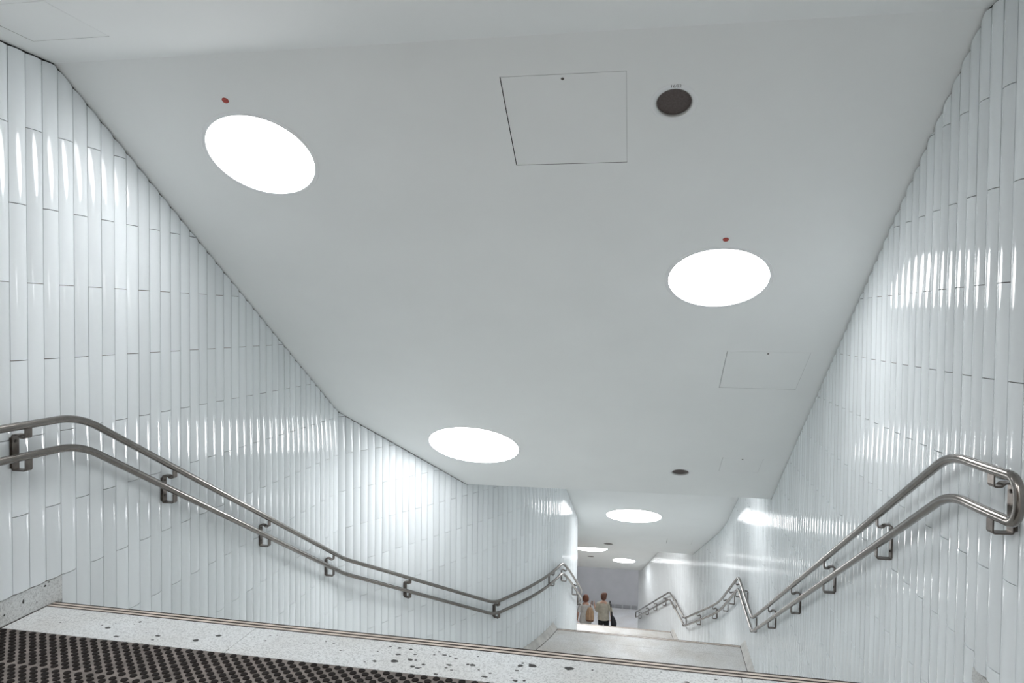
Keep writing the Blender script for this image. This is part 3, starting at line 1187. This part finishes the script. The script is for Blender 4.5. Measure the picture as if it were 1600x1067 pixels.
# ------------------------------------------------------------------ people
def fused(name, mb, mat, parent, voxel, smooth_it=6):
    """one continuous surface grown from overlapping limbs"""
    me = bpy.data.meshes.new(name)
    me.from_pydata(mb.v, [], mb.f)
    me.update()
    tmp = bpy.data.objects.new(name + '_tmp', me)
    COL.objects.link(tmp)
    r = tmp.modifiers.new('r', 'REMESH')
    r.mode = 'VOXEL'
    r.voxel_size = voxel
    sm = tmp.modifiers.new('s', 'SMOOTH')
    sm.factor = 0.5
    sm.iterations = smooth_it
    dg = bpy.context.evaluated_depsgraph_get()
    out = bpy.data.meshes.new_from_object(tmp.evaluated_get(dg))
    bpy.data.objects.remove(tmp)
    out.materials.clear()
    out.materials.append(mat)
    out.polygons.foreach_set('use_smooth', [True] * len(out.polygons))
    return link(name, out, parent)


def hand(mb, wrist, d, side, curl):
    """palm, four unequal bent fingers and a thumb; d points from wrist to fingertips"""
    d = Vector(d).normalized()
    back = Vector((side, 0, 0)) - d * d.dot(Vector((side, 0, 0)))
    back.normalize()
    acr = d.cross(back)
    w = Vector(wrist)
    palm = w + d * 0.085
    mb.tube([w - d * 0.02, w + d * 0.03, palm], [0.026, (0.022, 0.034), (0.018, 0.038)], 10)
    for k, ln in enumerate((0.070, 0.078, 0.073, 0.058)):
        a = palm + acr * (0.030 - 0.020 * k) - d * 0.012
        m1 = a + d * ln * 0.55 - back * ln * curl * 0.25
        e = m1 + (d * (1 - curl) - back * curl).normalized() * ln * 0.55
        mb.tube([a, m1, e], [0.0095, 0.009, 0.0075], 6)
    a = w + d * 0.03 + acr * 0.026
    m1 = a + (acr * 0.8 + d).normalized() * 0.035
    mb.tube([a, m1, m1 + (d - back * 0.6).normalized() * 0.03], [0.012, 0.010, 0.008], 6)


def person(name_label, loc, H, look, arms, top_mat, hair_mat, style):
    """stands facing +y; arms: per side (shoulder, elbow, wrist, hand direction)"""
    root = empty('person', loc)
    tag(root, name_label, 'person')
    k = H / 1.70
    V = lambda x, y, z: Vector((x, y, z)) * k
    body = MB()
    sx = style['shoulder']
    # trunk, neck, head
    body.tube([V(0, 0, 0.84), V(0, 0, 0.95), V(0, 0.01, 1.10), V(0, 0.0, 1.25), V(0, -0.005, 1.38), V(0, 0.0, 1.44)],
              [(0.13 * k, 0.10 * k), (0.155 * k, 0.11 * k), (0.13 * k, 0.10 * k), (0.15 * k, 0.11 * k), (0.14 * k, 0.09 * k), (0.06 * k, 0.06 * k)], 14)
    body.tube([V(0, 0, 1.38), V(0, 0.01, 1.46), V(0, 0.02, 1.53)], [0.058 * k, 0.052 * k, 0.056 * k], 12)
    hc = V(0, 0.025, 1.585)
    body.ellipsoid(hc, (0.074 * k, 0.092 * k, 0.112 * k))
    body.ellipsoid(hc + V(0, 0.045, -0.055), (0.055 * k, 0.05 * k, 0.055 * k))
    body.tube([hc + V(0, 0.085, 0.012), hc + V(0, 0.112, -0.022), hc + V(0, 0.088, -0.034)], [0.009 * k, 0.014 * k, 0.012 * k], 8)
    for s in (-1, 1):
        body.ellipsoid(hc + V(0.076 * s, 0.0, -0.012), (0.013 * k, 0.02 * k, 0.031 * k), 10, 8)
    # legs
    for s in (-1, 1):
        fy = style['stride'] * s
        body.tube([V(0.085 * s, 0, 0.90), V(0.095 * s, 0.02 + fy * 0.3, 0.68), V(0.095 * s, 0.03 + fy * 0.55, 0.48), V(0.095 * s, -0.02 + fy * 0.8, 0.30), V(0.095 * s, -0.02 + fy, 0.085)],
                  [0.088 * k, 0.078 * k, 0.056 * k, 0.054 * k, 0.036 * k], 12)
        body.tube([V(0.095 * s, -0.05 + fy, 0.05), V(0.10 * s, 0.05 + fy, 0.045), V(0.105 * s, 0.15 + fy, 0.03)], [0.036 * k, 0.040 * k, 0.028 * k], 10)
    # arms
    for s, (sh, el, wr, hd, curl) in arms.items():
        body.tube([V(*sh), V(*sh).lerp(V(*el), 0.5), V(*el), V(*el).lerp(V(*wr), 0.4), V(*wr)], [0.050 * k, 0.045 * k, 0.037 * k, 0.037 * k, 0.025 * k], 12)
        hand(body, V(*wr), hd, s, curl)
    b_ = fused('body', body, M['skin'], root, 0.010)
    # face
    e = MB()
    for s in (-1, 1):
        e.ellipsoid(hc + V(0.03 * s, 0.083, 0.012), (0.011 * k, 0.008 * k, 0.007 * k), 8, 6)
    e.build('eyes', M['eye'], root, True)
    e = MB()
    e.ellipsoid(hc + V(0, 0.088, -0.062), (0.022 * k, 0.008 * k, 0.006 * k), 10, 6)
    e.build('mouth', M['lips'], root, True)
    # hair
    h = MB()
    h.ellipsoid(hc + V(0, -0.018, 0.012), (0.104 * k, 0.104 * k, 0.118 * k), 18, 12)
    if style['hair'] == 'bob':
        h.ellipsoid(hc + V(0, -0.040, -0.030), (0.118 * k, 0.090 * k, 0.118 * k), 18, 12)
        for s in (-1, 1):
            h.ellipsoid(hc + V(0.085 * s, -0.012, -0.035), (0.034 * k, 0.06 * k, 0.095 * k), 10, 8)
    else:
        h.ellipsoid(hc + V(0, -0.046, -0.030), (0.098 * k, 0.072 * k, 0.105 * k), 18, 12)
        h.ellipsoid(hc + V(0.045, 0.02, 0.055), (0.078 * k, 0.075 * k, 0.065 * k), 12, 8)
    fused('hair', h, hair_mat, root, 0.010, 4)
    # trousers
    tr = MB()
    tr.tube([V(0, 0, 0.80), V(0, 0, 0.92), V(0, 0, 1.02)], [(0.165 * k, 0.125 * k), (0.172 * k, 0.128 * k), (0.15 * k, 0.115 * k)], 14)
    for s in (-1, 1):
        fy = style['stride'] * s
        tr.tube([V(0.085 * s, 0, 0.92), V(0.097 * s, 0.02 + fy * 0.3, 0.68), V(0.097 * s, 0.03 + fy * 0.55, 0.48), V(0.097 * s, -0.02 + fy * 0.8, 0.28), V(0.097 * s, -0.02 + fy, 0.075)],
                [0.098 * k, 0.094 * k, 0.078 * k, 0.074 * k, 0.066 * k], 14)
    fused('trousers', tr, M['black'], root, 0.012)
    for s in (-1, 1):
        fy = style['stride'] * s
        sh_ = MB()
        sh_.tube([V(0.097 * s, -0.07 + fy, 0.045), V(0.098 * s, -0.03 + fy, 0.048), V(0.102 * s, 0.07 + fy, 0.044), V(0.106 * s, 0.17 + fy, 0.032)],
                 [(0.030 * k, 0.036 * k), (0.042 * k, 0.044 * k), (0.046 * k, 0.042 * k), (0.030 * k, 0.026 * k)], 12)
        sh_.build('shoe', M['navy'], root, True)
    # top
    tp = MB()
    zh = style['hem']
    tp.tube([V(0, -0.005, zh), V(0, -0.005, zh + 0.12), V(0, 0, 1.05), V(0, -0.005, 1.22), V(0, -0.008, 1.31), V(0, 0.0, 1.385), V(0, 0.005, 1.435)],
            [(style['hemw'] * k, 0.15 * k), (style['hemw'] * 0.97 * k, 0.15 * k), (0.180 * k, 0.140 * k), (0.178 * k, 0.138 * k), (0.158 * k, 0.118 * k), (0.105 * k, 0.088 * k), (0.062 * k, 0.062 * k)], 18)
    for s, (sh, el, wr, hd, curl) in arms.items():
        end = V(*el).lerp(V(*wr), style['sleeve'][s])
        tp.tube([V(sx * 0.40 * s, 0, 1.345), V(*sh), V(*sh).lerp(V(*el), 0.55), V(*el), end], [0.068 * k, 0.068 * k, 0.062 * k, 0.054 * k, 0.046 * k], 14)
    fused('shirt', tp, top_mat, root, 0.012)
    return root


FZ = FLOORS[3]
pw = person('person with auburn bob and pale grey tunic, carrying a tan backpack, seen from behind', (-2.26, 23.78, FZ), 1.585, 0,
            {-1: ((-0.175, 0, 1.315), (-0.255, -0.02, 1.08), (-0.285, 0.03, 0.84), (0, 0.1, -1), 0.5),
             1: ((0.175, 0, 1.315), (0.25, 0.02, 1.09), (0.24, 0.16, 0.92), (-0.2, 0.5, -0.8), 0.5)},
            M['tunic'], M['hair_a'], dict(shoulder=0.2, stride=0.11, hair='bob', hem=0.70, hemw=0.225, sleeve={-1: 0.0, 1: 0.7}))
pm = person('person with short brown hair, khaki shirt and black trousers, left hand raised, seen from behind', (-1.675, 23.86, FZ), 1.66, 0,
            {-1: ((-0.178, 0, 1.325), (-0.25, 0.03, 1.05), (-0.325, 0.10, 1.25), (-0.1, 0.2, 1), 0.35),
             1: ((0.178, 0, 1.325), (0.26, -0.03, 1.10), (0.255, 0.02, 0.88), (0, 0.1, -1), 0.8)},
            M['shirt'], M['hair_b'], dict(shoulder=0.21, stride=-0.05, hair='short', hem=0.80, hemw=0.205, sleeve={-1: 0.15, 1: 0.3}))

# tan backpack hung on the right shoulder
t = empty('backpack', (-2.10, 23.60, FZ + 0.80))
tag(t, 'tan leather backpack on the back of the person in the grey tunic', 'bag')
b = MB()
b.tube([(0, -0.02, 0.0), (0, -0.02, 0.03), (0, -0.02, 0.16), (0, -0.012, 0.32), (0, 0.0, 0.42), (0, 0.005, 0.44)],
       [(0.10, 0.045), (0.135, 0.068), (0.138, 0.075), (0.115, 0.062), (0.075, 0.04), (0.04, 0.02)], 18)
b.build('bag_body', M['tan'], t, True)
b = MB()
b.tube([(0, -0.03, 0.0), (0, -0.03, 0.05)], [(0.12, 0.058), (0.139, 0.070)], 18)
b.build('bag_base', M['brown'], t, True)
b = MB()
for x in (-0.045, 0.05):
    b.tube([(x, -0.098, 0.04), (x, -0.104, 0.16), (x * 0.9, -0.082, 0.32), (x * 0.6, -0.04, 0.42)], 0.006, 6)
b.build('seam', M['brown'], t, True)
b = MB()
b.tube([(0.0, 0.0, 0.42), (0.02, 0.02, 0.50), (0.03, 0.06, 0.565), (0.04, 0.17, 0.60), (0.05, 0.28, 0.55), (0.05, 0.315, 0.40)], [(0.014, 0.006)] * 6, 8)
b.build('strap', M['brown'], t, True)

# dark shoulder bag of the other person
t = empty('shoulder_bag', (-1.345, 23.66, FZ + 0.62))
tag(t, 'black slouchy shoulder bag hanging at the right side of the person in khaki', 'bag')
b = MB()
b.tube([(0.02, 0, 0.0), (0.02, 0, 0.03), (0.025, 0, 0.13), (0.0, 0, 0.26), (-0.03, 0, 0.37), (-0.045, 0, 0.41)],
       [(0.055, 0.09), (0.085, 0.125), (0.095, 0.135), (0.078, 0.10), (0.045, 0.05), (0.02, 0.03)], 18)
b.build('bag_body', M['navy'], t, True)
b = MB()
b.tube([(-0.05, -0.03, 0.40), (-0.06, -0.04, 0.52), (-0.08, -0.02, 0.66), (-0.12, 0.03, 0.80), (-0.12, 0.12, 0.83), (-0.09, 0.2, 0.70), (-0.05, 0.16, 0.48), (-0.03, 0.05, 0.38)], [(0.012, 0.006)] * 8, 8)
b.build('strap', M['navy'], t, True)

# purse in the hand of the person in the tunic
b = MB()
b.tube([(-2.575, 23.80, FZ + 0.66), (-2.575, 23.80, FZ + 0.70), (-2.575, 23.815, FZ + 0.76), (-2.575, 23.82, FZ + 0.785)], [(0.02, 0.05), (0.03, 0.07), (0.026, 0.06), (0.012, 0.03)], 12)
tag(b.build('purse', M['maroon'], None, True), 'small dark red purse held in the left hand beside the grey tunic', 'purse')
